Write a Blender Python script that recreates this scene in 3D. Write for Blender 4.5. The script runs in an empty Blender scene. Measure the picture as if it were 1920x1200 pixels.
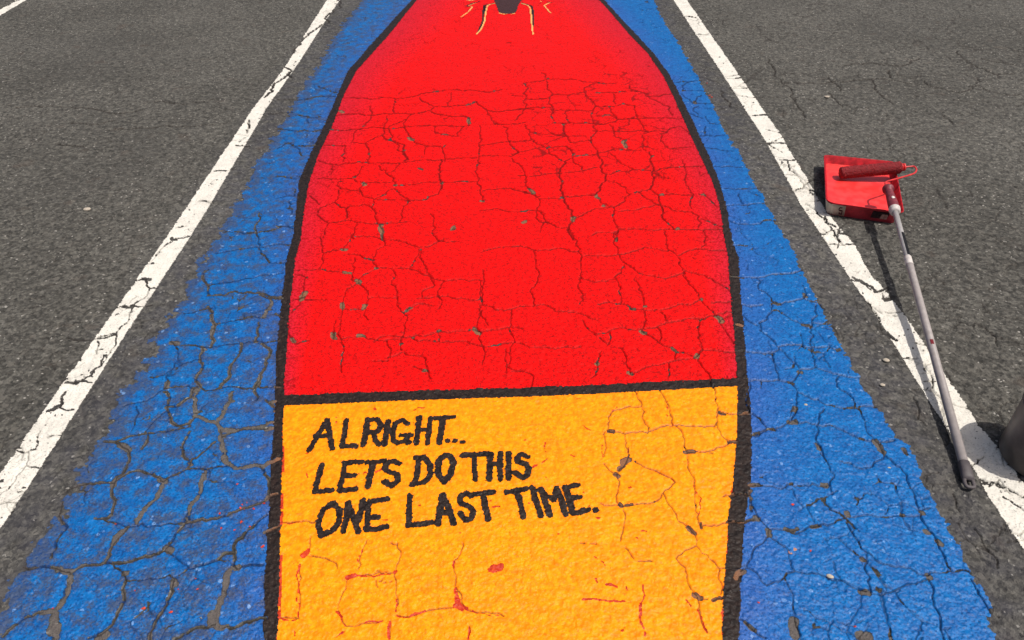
import bpy, bmesh, math, random
import numpy as np
random.seed(7)
S = bpy.context.scene
COL = S.collection
R = math.radians

# ---------------------------------------------------------------- camera, sky, sun, exposure
PITCH, FPX, CH = R(38.1), 1387.0, 1.6
cam = bpy.data.objects.new('camera', bpy.data.cameras.new('camera'))
COL.objects.link(cam)
cam.location = (0, 0, CH)
cam.rotation_euler = (R(90) - PITCH, 0, 0)
cam.data.sensor_width = 36
cam.data.lens = FPX / 1920 * 36
cam.data.clip_start = 0.02
cam.data.clip_end = 500
S.camera = cam

L = np.array([.42, -.16, 1.0]); L /= np.linalg.norm(L)      # towards the sun
sun = bpy.data.objects.new('sun', bpy.data.lights.new('sun', 'SUN'))
COL.objects.link(sun)
sun.data.energy = 3.5
sun.data.angle = R(.53)
sun.data.color = (1, .965, .90)
from mathutils import Vector
sun.rotation_euler = Vector(tuple(L)).to_track_quat('Z', 'Y').to_euler()
sun.location = (3, -2, 6)
W = bpy.data.worlds.new('World'); S.world = W; W.use_nodes = True
wn = W.node_tree.nodes; wl = W.node_tree.links
sky = wn.new('ShaderNodeTexSky'); sky.sky_type = 'NISHITA'; sky.sun_disc = False
sky.sun_elevation = math.asin(L[2]); sky.sun_rotation = math.atan2(L[0], L[1])
sky.dust_density = 5
wl.new(sky.outputs[0], wn['Background'].inputs[0])
wn['Background'].inputs[1].default_value = .085
S.view_settings.view_transform = 'Standard'
S.view_settings.look = 'None'
S.view_settings.exposure = 0.10
S.view_settings.gamma = 1

# ---------------------------------------------------------------- helpers
def g(x, y, z=0.0):
    """point of the photograph -> place on the plane at height z"""
    x = np.asarray(x, float); y = np.asarray(y, float)
    dx = (x - 960) / FPX; dy = (600 - y) / FPX
    fy = math.cos(PITCH) + dy * math.sin(PITCH); fz = -math.sin(PITCH) + dy * math.cos(PITCH)
    k = (CH - z) / -fz
    return np.stack([dx * k, fy * k], -1)
def g3(x, y, z): p = g(x, y, z); return Vector((p[0], p[1], z))

def hsh(i, j, s):
    i = i.astype(np.int64).astype(np.uint32); j = j.astype(np.int64).astype(np.uint32)
    h = i * np.uint32(374761393) + j * np.uint32(668265263) + np.uint32((s * 2246822519) & 0xffffffff)
    h = (h ^ (h >> np.uint32(13))) * np.uint32(1274126177)
    h = (h ^ (h >> np.uint32(16))) * np.uint32(2246822519)
    return ((h ^ (h >> np.uint32(15))) & np.uint32(0xffffff)).astype(np.float32) / np.float32(0xffffff)
def vnoise(X, Y, c, s=0):
    """smooth value noise, cell size c metres, -1..1"""
    x = X / c; y = Y / c
    i = np.floor(x); j = np.floor(y); fx = (x - i).astype(np.float32); fy = (y - j).astype(np.float32)
    fx = fx * fx * (3 - 2 * fx); fy = fy * fy * (3 - 2 * fy)
    a = hsh(i, j, s); b = hsh(i + 1, j, s); d = hsh(i, j + 1, s); e = hsh(i + 1, j + 1, s)
    return 2 * (a + (b - a) * fx + (d - a) * fy + (a - b - d + e) * fx * fy) - 1
def worley(X, Y, c, s=0):
    x = X / c; y = Y / c
    i = np.floor(x); j = np.floor(y)
    f1 = np.full(X.shape, 9., np.float32); idd = np.zeros(X.shape, np.float32)
    for a in (-1, 0, 1):
        for b in (-1, 0, 1):
            px = i + a + hsh(i + a, j + b, s); py = j + b + hsh(i + a, j + b, s + 11)
            d = ((px - x) ** 2 + (py - y) ** 2).astype(np.float32)
            k = d < f1
            f1 = np.where(k, d, f1); idd = np.where(k, hsh(i + a, j + b, s + 23), idd)
    return np.sqrt(f1), idd
def sstep(a, b, x):
    t = np.clip((x - a) / (b - a), 0, 1); return t * t * (3 - 2 * t)

# ---------------------------------------------------------------- the sheet every surface is cut from
def wfun(y): return .545 * np.maximum(y, .7) + .683
ys = [.70]
while ys[-1] < 7.6: ys.append(ys[-1] * 1.0019)
ys = np.array(ys)
near = -(np.geomspace(.02, 60, 40)) + .70
far = 7.6 + np.geomspace(.05, 110, 45)
ys = np.concatenate([near[::-1], ys, far])
ud = np.linspace(-1.12, 1.12, 1330)
uo = 1.12 + np.geomspace(.004, 40, 46)
us = np.concatenate([-uo[::-1], ud, uo])
NY, NX = len(ys), len(us)
Wr = wfun(ys)
X = (Wr[:, None] * us[None, :]).astype(np.float64)
Y = np.repeat(ys[:, None], NX, 1)
CELL = (np.maximum(np.gradient(ys), 0)[:, None] + 0 * X)      # row spacing
fineok = np.clip(1 - (CELL - .02) / .05, 0, 1)

# ---------------------------------------------------------------- cracks, traced
CR = []     # (points Nx2 world, width m, bare width m)
def zone(ox, oy, s, w, b, txt):
    for part in txt.split(';'):
        part = part.strip()
        if not part: continue
        ww, bb = w, b
        if part[0] == 'b':
            tok, part = part.split(' ', 1); bb = float(tok[1:])
        P = np.array([[float(v) for v in t.split(',')] for t in part.split()])
        P = g(ox + P[:, 0] / s, oy + P[:, 1] / s)
        if len(P) == 1: P = np.concatenate([P, P + [[.004, .001]]])
        CR.append((P, ww / 1000, bb / 1000))
zone(520, 130, 3.75, 5.5, 4, """450,205 600,205 655,215 740,200 830,210 910,205 985,190 1060,168 1120,160 1170,152 1240,145 1300,155 1360,150 1460,165 1530,155 1575,145;
0,215 160,215 240,205 300,192 420,198; 290,120 350,145 420,165; 1225,165 1222,215 1200,265; 1000,200 1030,235 1095,265;
400,330 500,320 590,322 665,328 740,318 860,315 935,320 1010,310 1080,290 1105,268 1200,265 1330,255 1400,230; 650,265 660,300 662,330 650,360 600,410;
825,210 820,260 820,315; 1400,230 1440,265 1475,292 1560,300 1640,290 1745,278 1800,285; 1470,290 1500,330 1525,380; 150,325 210,335 260,345 300,335; 215,340 220,380;
350,430 440,435 540,425 620,420 680,412 750,422 820,420 900,410 970,400 1060,395 1110,400 1190,395 1290,400 1350,395; 770,330 765,380 750,425 740,465 700,480 650,505 620,525;
740,465 770,500 850,520 885,530; 940,325 900,370 890,415 915,450 940,490 1000,525 1050,540 1150,545; 1080,300 1180,325 1260,335 1330,335 1350,345 1350,395;
1110,405 1110,450 1180,460 1270,470 1290,420 1310,400; 560,430 535,480 520,520; 330,535 400,540 480,540; 480,545 475,590 450,610 460,650; 540,520 620,525 645,580 640,655;
b9 890,530 890,590 893,650; 1045,545 1035,600; 1185,530 1175,600 1180,650; 1425,390 1420,450 1418,520 1418,610 1405,680 1405,800 1425,860 1450,940;
1590,400 1620,490 1680,570 1690,590 1650,610 1418,612; 1420,540 1530,520 1640,505 1745,500; 1525,380 1620,385 1740,375; 290,640 330,655 480,660 640,660 760,660 860,660 920,650 1060,640 1180,635 1260,625 1400,625; 370,660 375,740;
600,680 580,720 540,760; 715,680 730,710 765,735 830,705 860,665; 765,735 815,765 830,800 830,830; 280,770 360,770 440,775 540,770 600,795 700,795 830,795;
445,780 440,840 580,855 600,810 610,800; 430,850 435,890 400,935 370,950 300,975 285,1000 300,1040 360,1080 420,1075 500,1060 560,1080 700,1085 770,1085 850,1080 925,1070;
b7 400,935 430,955 490,975 490,1050; 490,975 540,960 660,970 690,1010 700,1060 705,1085; 585,860 600,895 680,915 760,920 930,930 1050,915 1130,880 1150,840; 680,915 670,970;
825,840 740,890 680,915; 830,835 860,880 930,930 885,980 880,1040 860,1080; 835,820 930,815 1020,800 1150,800 1240,800 1320,795 1400,795; b7 1150,640 1145,720 1155,800 1150,845;
1450,860 1560,845 1680,855 1800,880; b10 720,1090 740,1130 735,1200; 560,1085 545,1150 540,1200; 360,1085 340,1120 320,1190;
230,890 260,915 295,950; 1690,750 1740,750; 0,755 60,760 130,775; 130,850 120,890 20,905 0,905; 80,930 85,970 100,1015; 0,1105 60,1100 110,1120; 0,430 80,430 130,440 230,440 300,435;
100,540 180,540 270,535; 0,560 60,520 150,560 170,610; b16 440,295 460,308; b18 930,485 950,500; b14 1345,350 1350,380; b12 1440,935; b8 995,700 1020,710; b14 1730,1080 1745,1070; b10 1240,1110 1225,1130;
b12 1780,855 1795,865; b10 540,760; b14 605,800 615,815; b12 825,820; b12 1155,805; b10 890,570; b9 640,600; b10 445,790""")
zone(960, 130, 3.75, 5.5, 4, """210,20 235,65 310,70 420,70 500,90 620,98 735,98; 80,100 150,90 240,75; 80,100 78,170 100,205 95,270 60,320 20,360; 0,290 95,275 150,270 270,270; 0,185 75,190;
240,85 250,120 275,160 265,200 260,240 285,290 292,365; 275,180 350,180 440,170 510,160; 510,130 515,165 560,215 590,255 570,280 565,340 570,380; 510,130 560,105 620,98;
590,165 680,160 800,155 900,158 960,195 1040,190 1120,172; 820,110 840,145 900,160 960,195 1000,215 1060,250 1110,265 1130,320; 280,290 400,285 510,288 570,288; 100,210 180,210 260,200;
710,170 725,205 730,245; 590,258 690,260 770,245 860,255 870,300 880,345 920,400 960,435; 680,265 710,310 745,350 800,350 880,348 950,342 1050,340 1120,342 1190,345; 590,325 680,320 735,345;
395,290 405,370; 300,375 480,375 570,375; 570,380 640,385 700,370 745,352; 685,385 715,430 730,475 800,495 810,560; 570,390 600,430 570,460 555,510 590,560 600,590;
570,430 700,432 830,438 950,438 1090,440 1120,410 1180,400 1230,430 1250,455; 90,390 125,440 130,480 170,520 230,545 260,590 310,620 370,650; 125,440 250,455 380,470 410,510;
b8 360,385 370,440 385,470; 0,515 60,505 160,500; 0,600 100,575 230,545 360,540 380,545 430,600; 410,515 500,505 555,495; 380,540 430,590 430,640 450,670 490,710; 600,590 680,570 750,565 900,570;
435,615 500,608 600,595; b8 370,650 340,700 335,750 345,820 355,880 390,960 430,1040 400,1110 430,1200; 370,650 420,625; b7 600,590 630,640 620,690 660,740 660,780 620,820 580,880 560,890;
440,725 500,715 600,695; 130,760 230,740 330,735 440,725; 690,590 740,640 850,700 860,705 970,710; 665,740 760,715 850,705; b7 965,580 985,610 970,650 985,720 995,780 975,835 890,860 860,870;
920,460 920,520 940,570; 1045,450 1060,510 1100,555 1160,550 1270,545; 1090,440 1045,450; 1200,640 1215,700 1210,780 1250,850 1275,880 1255,920 1260,985; 1000,715 1100,690 1200,685 1340,680;
1000,730 1050,760 1110,770; b6 590,900 620,940 680,965 720,968 790,930 830,880 800,830 740,800 680,785; 720,968 715,1020 720,1080 750,1130 720,1200; 350,900 450,895 580,885; 0,850 80,870 130,880 190,900;
0,625 50,670 90,740 110,840 160,880 190,920 170,1000 165,1045; 190,915 260,915 350,910; 890,865 950,910 1010,945 1030,960; b7 970,840 1020,880 1040,940 1060,1000 1100,1090 1140,1130;
1040,885 1150,880 1260,885; 740,1000 860,995 960,970 1030,950; 1060,960 1150,995 1260,1005 1310,1040 1330,1080 1310,1120; 440,1050 530,1005 600,985 690,970; 1310,880 1350,890 1440,970;
220,1075 300,1100 390,1115; 165,1045 220,1080 200,1140; 750,1125 900,1125 1050,1130 1150,1130 1300,1130 1480,1130; 1330,1055 1400,1080 1480,1110;
1150,90 1240,85 1330,78; 1240,90 1200,150 1360,155; 1190,170 1270,240 1330,180; 1290,240 1400,240; 1310,260 1310,320; 1360,330 1390,380 1450,385; 1250,310 1340,345; 1360,400 1355,460 1490,460; 1290,460 1355,465;;
b12 430,1045; b14 795,495 800,550; b12 360,385; b14 1285,225 1290,240; b12 590,890 610,910; b12 640,965; b12 120,850 150,875; b12 1050,885; b12 985,610; b12 1160,1125; b10 430,600; b12 1340,885""")
zone(500, 400, 3, 5, 3.6, """650,110 660,150 700,150 780,160 855,190; 490,120 455,170 430,210 320,225 310,180 300,130;
500,135 640,145 660,155 650,190 600,250 620,310; 455,230 540,250 605,265; 290,315 320,270 320,230; 160,325 290,315 360,325 430,335 480,340; 495,250 485,300 480,340 475,370 500,385;
620,310 540,350 515,385 570,460 560,510 540,545; 515,385 450,430 430,480 425,540 540,545; 620,310 700,310 800,310 860,330 930,365 1000,380; 855,190 940,170 1000,140; 855,200 850,240 800,310;
920,0 935,60 930,110 960,150 1080,160; 1000,380 1080,370 1200,375 1200,440 1210,520; 710,320 700,400 735,440 735,500 770,560 775,640; 575,475 640,475 730,475;
960,540 965,430 1000,380; 220,360 210,430 180,490; 220,490 330,490; 160,345 220,360; 425,540 415,590; 560,540 570,600; 140,560 190,500; 120,620 140,700 160,735 240,715;
370,660 380,710 440,705 540,690 660,715 760,705 860,690 960,665 1100,660 1170,650 1190,660 1300,655 1440,650; 770,560 830,520 940,520; b6 775,640 755,700 760,770;
675,715 680,810 760,780 860,800 900,860 920,930; 1210,540 1180,640 1190,700 1210,850; 820,860 890,885; 1345,760 1345,860 1440,890; 600,830 680,830; 390,600 380,700; 960,720 960,660; 150,490 220,470;
b18 510,380 522,392; b14 425,208 445,212; b22 215,450 195,488; b14 425,510 428,532; b14 545,535 555,520; b14 372,675 380,705; b12 515,688 548,692; b14 140,705 155,725; b15 1170,645 1190,675; b14 885,885; b11 615,312;
b12 435,335 470,338; b10 860,205; b10 755,735; b10 970,660; b8 820,700; b12 785,552 810,535; b12 650,70 645,110; b9 220,365; b10 1040,95 1060,85""")
zone(960, 400, 3, 5, 3.6, """310,75 345,130 360,180 385,230 390,330 370,420 380,510; b6 600,90 580,120 595,220 630,280 700,330 760,355 850,370 940,345 970,330; 450,125 520,110 590,115; 400,240 500,240 590,235 690,215 810,205 880,215; b6 850,95 870,150 880,210 930,240 1000,210 1080,205 1200,215; 1075,100 1065,195;
b5 930,240 935,290 965,330 960,350 1000,410 1050,460 1060,490 1120,550 1170,600 1200,660 1245,740; 970,325 1080,350 1160,395 1220,440; 630,290 610,340 575,360 600,440 605,510 680,545 745,545 830,550 900,530 1000,520 1050,495;
685,370 715,420 740,520; 480,515 600,515; 740,550 740,640 730,660; 460,680 550,660 650,655 730,655 800,650 870,620 960,605 1060,600 1130,580 1240,560; 830,560 870,610; 1120,510 1240,495;
395,600 440,660 470,680; 490,700 540,740 545,670; b5 730,665 800,710 850,745 920,780 1030,815 1060,780; b6 1060,605 1045,660 1055,780; 920,780 920,830 880,920; 920,830 1030,815; 600,755 635,800 640,850 670,910;
670,910 750,870 840,850 920,835; 500,780 480,860 470,910 440,930; 820,650 830,720; 1045,820 1070,870 1115,930 1130,990; 1060,780 1150,780 1250,785 1440,790; 0,890 100,900 120,920 110,970; 1170,600 1240,570;
b9 1225,350 1270,360 1300,365; b12 335,25 345,45; b18 1145,585 1180,615; b11 1060,490; b12 745,530; b14 725,668 745,680;
b10 665,543 690,546; b13 1035,812 1045,800; b12 900,760 915,775; b12 655,900 675,912; b12 475,850; b10 590,140 588,160; b10 1055,605 1080,600; b14 1265,630 1290,640""")
zone(1080, 700, 2.4, 4, 1.2, """260,80 290,130 300,190 320,240 320,275; 145,200 170,170 240,150 290,155; 145,200 140,260 160,265 220,275 320,270 380,245 440,240 620,245 635,220; 375,80 400,120 420,180 435,240;
b2.5 620,60 625,130 635,190 630,230 650,280 690,310; b3 635,180 700,190 790,185; b2.5 450,245 480,290 495,350 500,360; b4 500,360 560,360 620,350 690,315 730,315; b3 220,280 235,350 230,390 200,440 185,460 190,520 200,600;
b4 125,410 150,440 185,460; 265,400 320,430 400,465 445,495 400,530 380,565 300,590; b3 300,590 210,600; 130,265 125,380; 110,590 200,600; 210,620 215,690 200,760; 390,540 430,610 460,670 510,700 535,730 540,780;
500,380 500,430 530,500 535,570 550,640 555,690; b3 540,780 490,800 450,835; b2.5 540,780 600,840 640,880 640,930 650,1000; 450,840 490,880 500,940 540,1000; 545,1010 560,1080 590,1170; 280,850 340,850; 220,790 260,840;
630,880 700,880 760,870; 590,690 700,670 800,660; 660,560 780,550; b20 215,405 235,392; b16 178,458 190,465; b16 492,362 525,358; b8 148,265 165,268; b11 195,595 205,605; b7 205,602 250,596; b13 505,700 532,725; b8 560,680 562,700;
b6 560,690 582,688; b13 538,1005 560,1018; b6 560,1020 590,1020; b8 615,1027 652,1018; b8 685,315 720,315; b9 645,182 668,190; b9 190,440 215,420; b6 20,768 40,770; b6 60,772 90,772; b5 312,850 335,846; b4 600,362 612,366""")
zone(480, 950, 4, 3.5, .6, """180,120 250,125 340,118 440,125; 410,230 400,320; 330,440 340,540 320,640 320,840 170,840; 410,370 480,385 560,410 610,470; 830,260 800,330 775,400 765,480; 690,535 760,525 860,520 1040,505;
1060,280 1085,340 1075,400 1050,480 1050,560 1055,680 1050,790; 680,560 640,680 610,760 640,830 670,890; 670,895 820,875 950,860; 1050,820 1240,800 1310,780 1480,765; 1010,860 1000,1000;
1550,280 1520,380 1480,450 1500,540 1500,620 1560,770 1680,800 1860,825; 600,980 660,940; 1600,900 1590,1000; b3 905,490 925,485; b4 900,560 915,610; b4 945,545; b5 960,578; b5 1005,572; b4 930,565; b3 1015,280 1060,290""")
zone(0, 800, 3, 4.5, 7, """590,90 680,80 760,55 840,40 900,30 1000,20 1070,0; 650,95 720,130 730,200 700,260 640,320 460,330 350,380; 835,50 830,90 800,130;
1070,30 1040,80 1030,150 1070,210 1050,240 980,275 920,310 870,280 800,255 730,260 650,310 630,360 650,420 630,500 610,520 540,520; 1210,90 1140,150 1070,200; b12 1240,60 1250,120 1270,180 1290,215 1400,225 1480,225 1520,200;
1240,20 1250,60 1350,20 1500,10; 1060,240 1160,240 1290,215; b11 1160,245 1130,340 1110,410 1060,500 1050,540 1020,545; b4 1020,545 960,545 880,560 800,545 720,570 640,545 590,530; b11 930,300 900,370 850,430 800,490 770,550;
720,570 690,610 640,660 620,730 590,770 520,780 440,800 400,830 340,810 260,790 130,790; 1050,530 1000,590 960,660 920,700 820,730 740,760 650,770 590,770;
b5 920,700 1000,750 1060,790 1040,820 980,850 860,860 710,870 690,820 640,780; b8 1060,800 1150,780 1240,740 1320,715 1330,650 1390,590 1440,550 1500,500; 1050,545 1160,530 1280,505 1370,460 1490,420;
1320,715 1310,780 1330,800 1480,780; b13 1310,790 1280,850 1260,950 1220,1040 1210,1110 1250,1135; 1250,1135 1350,1120 1500,1080; b12 400,840 390,900 360,970 310,1040 240,1045; 240,1045 130,1080 60,1140 20,1180;
b13 310,1040 330,1120 310,1200; 710,870 700,960 660,1050 620,1130 570,1170 500,1190; b10 980,860 970,930 920,1030 870,1110 840,1200; 1210,1110 1130,1130 1060,1160 980,1200; 350,430 340,520 320,640 290,740;
1460,220 1500,280 1510,400; b17 680,110 725,135; b15 1260,170 1268,195; b17 640,660 680,600; b20 940,680 960,700; b17 355,815 400,818; b24 1200,1060 1200,1105; b16 1050,515 1055,535; b17 310,1060 320,1190; b24 560,1185 590,1175;
b13 390,890 370,960; b14 1065,205 1075,215; b15 640,335 650,305; b19 905,305 930,310; b12 1320,800 1345,795; b14 700,830; b16 1250,60; b12 985,865 990,890; b14 330,810; b12 1160,250; b14 1500,20 1540,10; b14 1530,200 1570,180; b9 1500,410 1560,380; b8 1490,600 1580,560""")
zone(180, 400, 2.857, 4.5, 6, """b3.5 680,100 740,98 860,105 930,95 1000,70 1060,70; 875,0 860,60 860,105 880,170 890,220 930,265 1010,265; b4 640,210 750,195 860,180 960,165 1040,170; b3 600,385 700,370 780,355 860,340 920,330 1000,320;
b8 600,300 600,385 600,440 690,440 740,420 850,430 900,430 940,450 1000,450; 470,540 560,520 620,510; b10 600,500 620,570 640,600; b4 640,600 720,580 780,570 900,560; b12 900,560 930,510 940,450; b10 640,600 620,660 615,720;
b4 615,720 700,705 780,700 850,685 900,695 970,680; b4 400,690 460,710 560,720 615,720; b9 870,590 870,650 850,690; b9 570,720 560,800 560,930; b5 560,930 530,940 430,935 370,940; 400,690 430,720 440,780 420,830 380,860 390,900 370,940;
b3 430,840 500,800 560,780; b5 560,930 590,955 660,940 700,930 840,940 950,930; b9 780,700 760,770 720,870 670,930; b9 890,700 930,760 910,820 880,880 850,950 860,1000; 370,940 310,990 150,1040; b9 370,960 380,1040 400,1100 430,1140 500,1130 530,1090;
b10 530,940 510,990 430,1040 380,1040; b11 530,950 530,1030 530,1090 600,1120 650,1130 680,1080 720,1010 730,960; b11 650,1130 670,1170 760,1165 900,1140 950,1120; 290,880 370,870; 215,1040 210,1110 190,1170; 380,1060 300,1130 260,1180; b10 910,1000 960,1060;
b16 385,915 375,940; b17 525,945 545,950; b12 625,640 640,600; b16 405,698 440,702; b10 880,430 940,460; b12 930,520; b16 700,1165 760,1165; b12 725,1010; b14 950,1010; b12 855,690; b14 670,1165; b12 575,735; b12 880,880 870,920; b8 1000,560 960,540; b8 1000,460 940,450; b7 1000,690 970,685; b8 960,930 1000,935""")
zone(1320, 250, 3, 5, 3.5, """10,80 70,85 160,100; 60,185 140,185 210,190; 110,310 200,315 300,310; 195,340 205,390 220,405; 120,410 220,408 340,400; 140,490 180,510 260,515 350,490 400,495; 160,630 240,635; 230,810 320,810 400,795 470,790 550,770;
300,820 310,880 380,945 420,960 510,940 560,925 570,890 550,850; 210,965 300,970 330,965; 380,960 380,1000 420,1000 480,1040 560,1080 600,1075; 380,1000 350,1050 310,1070 320,1110;
630,960 630,1010 610,1040 605,1110; 610,1060 700,1070; 215,1020 250,1060 300,1085; 560,930 640,950 680,990; b9 160,810 200,810; b16 190,1080 215,1083; b14 400,958 425,962; b15 560,1075 595,1080; b14 565,905 575,920;
360,55 450,55; 430,150 530,150; 470,160 480,210 540,260 560,295 600,270; 520,320 560,300 640,340; b6 570,400 620,430 690,490 740,570 780,625; 700,625 850,625; 680,470 680,500 740,530; b5 820,820 880,830 940,880; 300,130 310,150; 720,1080 760,1140""")
zone(1380, 620, 4, 4.5, 3.4, """b5 180,0 250,50 300,110 320,140 380,190 430,240 480,290; 320,125 420,110 500,110 555,130; b5 550,0 580,30 555,80 560,150 590,220 590,265 620,285 700,310 770,330 870,350 920,350; 555,125 700,120 770,150;
480,290 580,280 600,265; 60,160 150,170 220,175 290,160 320,140; 280,180 275,230 295,290 320,365; 80,385 200,378 320,372 380,385 420,400 460,460 450,520 455,590 430,640 380,700; 480,300 450,350 410,390;
470,465 560,510 650,545 740,570 870,580 920,580 1050,570; b5 770,340 770,430 850,480 890,540 930,600 970,680 975,740 1030,810 1080,870 1110,940; 380,700 290,745 230,740 180,670 120,625;
430,670 480,700 590,705 700,715 800,750 880,790 930,815 1010,830; 660,590 620,660 610,705; 595,710 600,790 630,870 660,960; b9 230,745 180,770 110,790;
1110,940 1090,970 1020,1025 960,1035 910,1035 860,1000 780,985; 1080,840 1180,825; b6 100,390 90,470 100,620;
b12 470,310 490,315; b18 400,690 440,690; b11 435,600 445,580; b10 260,745 285,748; b11 600,855 620,895; b16 1045,835 1080,880; b8 240,175 270,178; b12 670,1170; b10 400,390 425,400; b9 170,770 120,790; b10 760,150 780,145; b9 930,815 960,820; b10 40,640 90,620""")
zone(1280, 850, 3.428, 4, 3, """880,0 930,70 940,200 960,270; 420,215 520,215 630,235 670,205 830,200 920,215; b6 430,300 460,370 510,450 550,490;
550,490 650,500 780,500 860,475 950,460 1040,420; b5 550,500 550,540 500,590 450,630 440,680 410,740 370,760; 560,540 620,590 680,640 690,700 720,760; 720,760 690,770 640,810 540,850;
410,740 470,770 500,820 540,855; 720,760 830,770 920,800 1010,820 1080,860 1180,890; 650,800 680,860 710,950 720,1050 740,1130 760,1200;
b6 360,1070 440,1130 530,1190; b14 430,213 475,210; b16 465,420 480,430; b14 545,500 552,530; b12 905,213 925,220; b14 1052,385 1060,405; b13 1150,680 1165,690; b18 1150,898 1190,900; b22 715,1080 722,1170; b26 1150,1180 1180,1190;
b8 400,1090 460,1140; b14 340,810 385,765; b7 660,495 740,495; b7 830,480 880,472; b7 690,205; b8 430,250 440,380; b7 300,285 410,270; b7 290,450 450,435""")
zone(1560, 800, 3, 4.5, 3.4, """b5 290,160 390,240 420,310 470,420 500,490 510,540 560,600 600,690 640,770 680,820; 680,820 780,830; 250,90 350,75; 80,540 130,630 190,710 270,770 360,795 430,800 480,830 540,840 640,825 680,820;
100,510 200,500 300,515 400,505 480,505; 190,720 180,800 210,900 220,940; 220,940 300,940 380,910 470,890 530,865; 540,860 570,930 570,1010 610,1090 630,1200; 780,860 820,930 870,1010 890,1050;
500,470 550,460; 800,580 850,660 890,710 930,800; 680,380 700,460 720,480; 1000,380 940,300 880,340; 960,400 1020,440 1080,480; b14 235,85 285,150; b13 495,480 510,490; b13 535,840 550,855; b7 385,500 400,505; b12 590,650 610,670; b9 400,130 420,160; b12 530,600""")
zone(1280, 0, 3, 12, 3, """480,330 520,400 560,450 610,500 640,580 690,660; 570,465 700,465 800,470 860,455 1000,450 1080,445 1180,450 1290,470; 820,430 860,470 890,510; 870,370 950,360 1040,355 1130,370 1220,375 1280,350 1330,330;
1070,450 1080,490 1130,550 1190,585; 1160,400 1170,440; 1360,455 1400,485 1470,500 1550,520 1620,500 1660,480 1720,510 1800,530 1900,530; 1540,290 1600,350 1660,380 1720,405 1760,420 1860,415; 1650,470 1655,440;
1680,330 1780,350 1890,370; 820,520 870,570 900,600; 1460,650 1520,700; 210,500 240,560 270,600; 80,430 140,440 200,460; 0,90 70,100; 60,190 140,190; 250,440 330,435; 270,495 360,495; 390,650 470,645""")
zone(1600, 400, 3, 5, 3, """b8 0,360 60,390 120,440 200,410; 80,490 110,540 150,620 200,700 240,710; 180,555 280,550; 290,815 360,815; 400,945 460,945; 350,730 400,740; 720,500 770,560; 740,640 810,750; 340,1030 370,1120 410,1190; 520,880 560,950; b8 190,670 240,715; b5 160,560 110,520; 60,270 90,300""")
zone(180, 400, 2.857, 5, 4, """430,75 480,70; 320,225 370,170 430,130 500,120; 210,360 270,350 290,400 260,450 200,490 150,500 120,505; 200,490 300,490; 200,490 180,540 150,600 110,650 10,670; 290,400 330,400; 110,650 110,700 60,770 20,830; 0,740 40,730; b13 405,130 425,140; b16 255,350 285,355; b14 150,500 195,503; b10 185,530; b9 300,270""")
zone(0, 350, 2.667, 5, 4, """b10 340,985 400,980; 400,980 460,985; b7 330,1030 300,1110 240,1130; 300,1110 370,1120; b6 520,850 510,900 460,950 370,990; 490,780 485,840; 340,760 470,770 580,745; b12 345,985 385,992; b13 275,1115 295,1105; b9 462,935; b9 525,850""")
zone(0, 800, 3, 4, 3, "100,140 200,130 210,80 230,30; 160,140 150,220 90,300 0,390; 150,220 220,235; 0,440 90,430; 90,430 60,500")
zone(0, 0, 3, 15, 3, """90,605 170,598 290,592 400,600 470,605 560,620 640,640 730,632 800,620; 860,575 960,580 1070,590; 1100,580 1230,560; 600,735 740,730 900,715 1100,712 1210,708; 400,690 560,700 640,680; 330,810 480,825;
b7 1900,0 1850,80 1800,150 1740,190 1690,250 1650,300; b8 1600,380 1640,400 1600,440 1540,480 1490,550; 1640,400 1640,440; 1400,680 1390,750; 1330,820 1400,825; 1210,965 1330,950; 1120,1130 1200,1140; 0,45 60,20 110,0; 1500,640 1650,635""")
zone(0, 0, 1, 5, 3, "900,396 930,392 975,398 1010,396 1032,420; 905,470 960,462 1010,470 1050,465 1085,472; 905,505 903,560 915,610; 905,570 960,578 1020,570 1075,585; 1000,470 1008,520 1000,575; 760,225 766,300; 1075,585 1120,600; 960,578 965,640 950,700; 780,560 830,555 900,560; 700,640 770,632 840,640; 840,640 905,650 960,642 1040,655 1090,650; 640,600 645,650 640,700; 1085,520 1150,525; 790,470 800,510 790,560")

def rough(P, rnd):
    P = [tuple(p) for p in P]
    while True:
        out = [P[0]]; big = False
        for a, b in zip(P[:-1], P[1:]):
            dx, dy = b[0] - a[0], b[1] - a[1]; l = math.hypot(dx, dy)
            if l > .014:
                big = True; k = rnd.gauss(0, .085)
                out.append(((a[0] + b[0]) / 2 - dy * k, (a[1] + b[1]) / 2 + dx * k))
            out.append(b)
        P = out
        if not big: return np.array(P)
def window(x0, x1, y0, y1):
    r0 = max(np.searchsorted(ys, y0) - 1, 0); r1 = min(np.searchsorted(ys, y1) + 1, NY)
    wa, wb = Wr[r0], Wr[min(r1, NY - 1)]
    c0 = max(np.searchsorted(us, min(x0 / wa, x0 / wb)) - 1, 0); c1 = min(np.searchsorted(us, max(x1 / wa, x1 / wb)) + 1, NX)
    return slice(r0, r1), slice(c0, c1)
def segd(px, py, a, b):
    vx, vy = b[0] - a[0], b[1] - a[1]; n = vx * vx + vy * vy + 1e-12
    t = np.clip(((px - a[0]) * vx + (py - a[1]) * vy) / n, 0, 1)
    return np.hypot(px - a[0] - t * vx, py - a[1] - t * vy)
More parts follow.
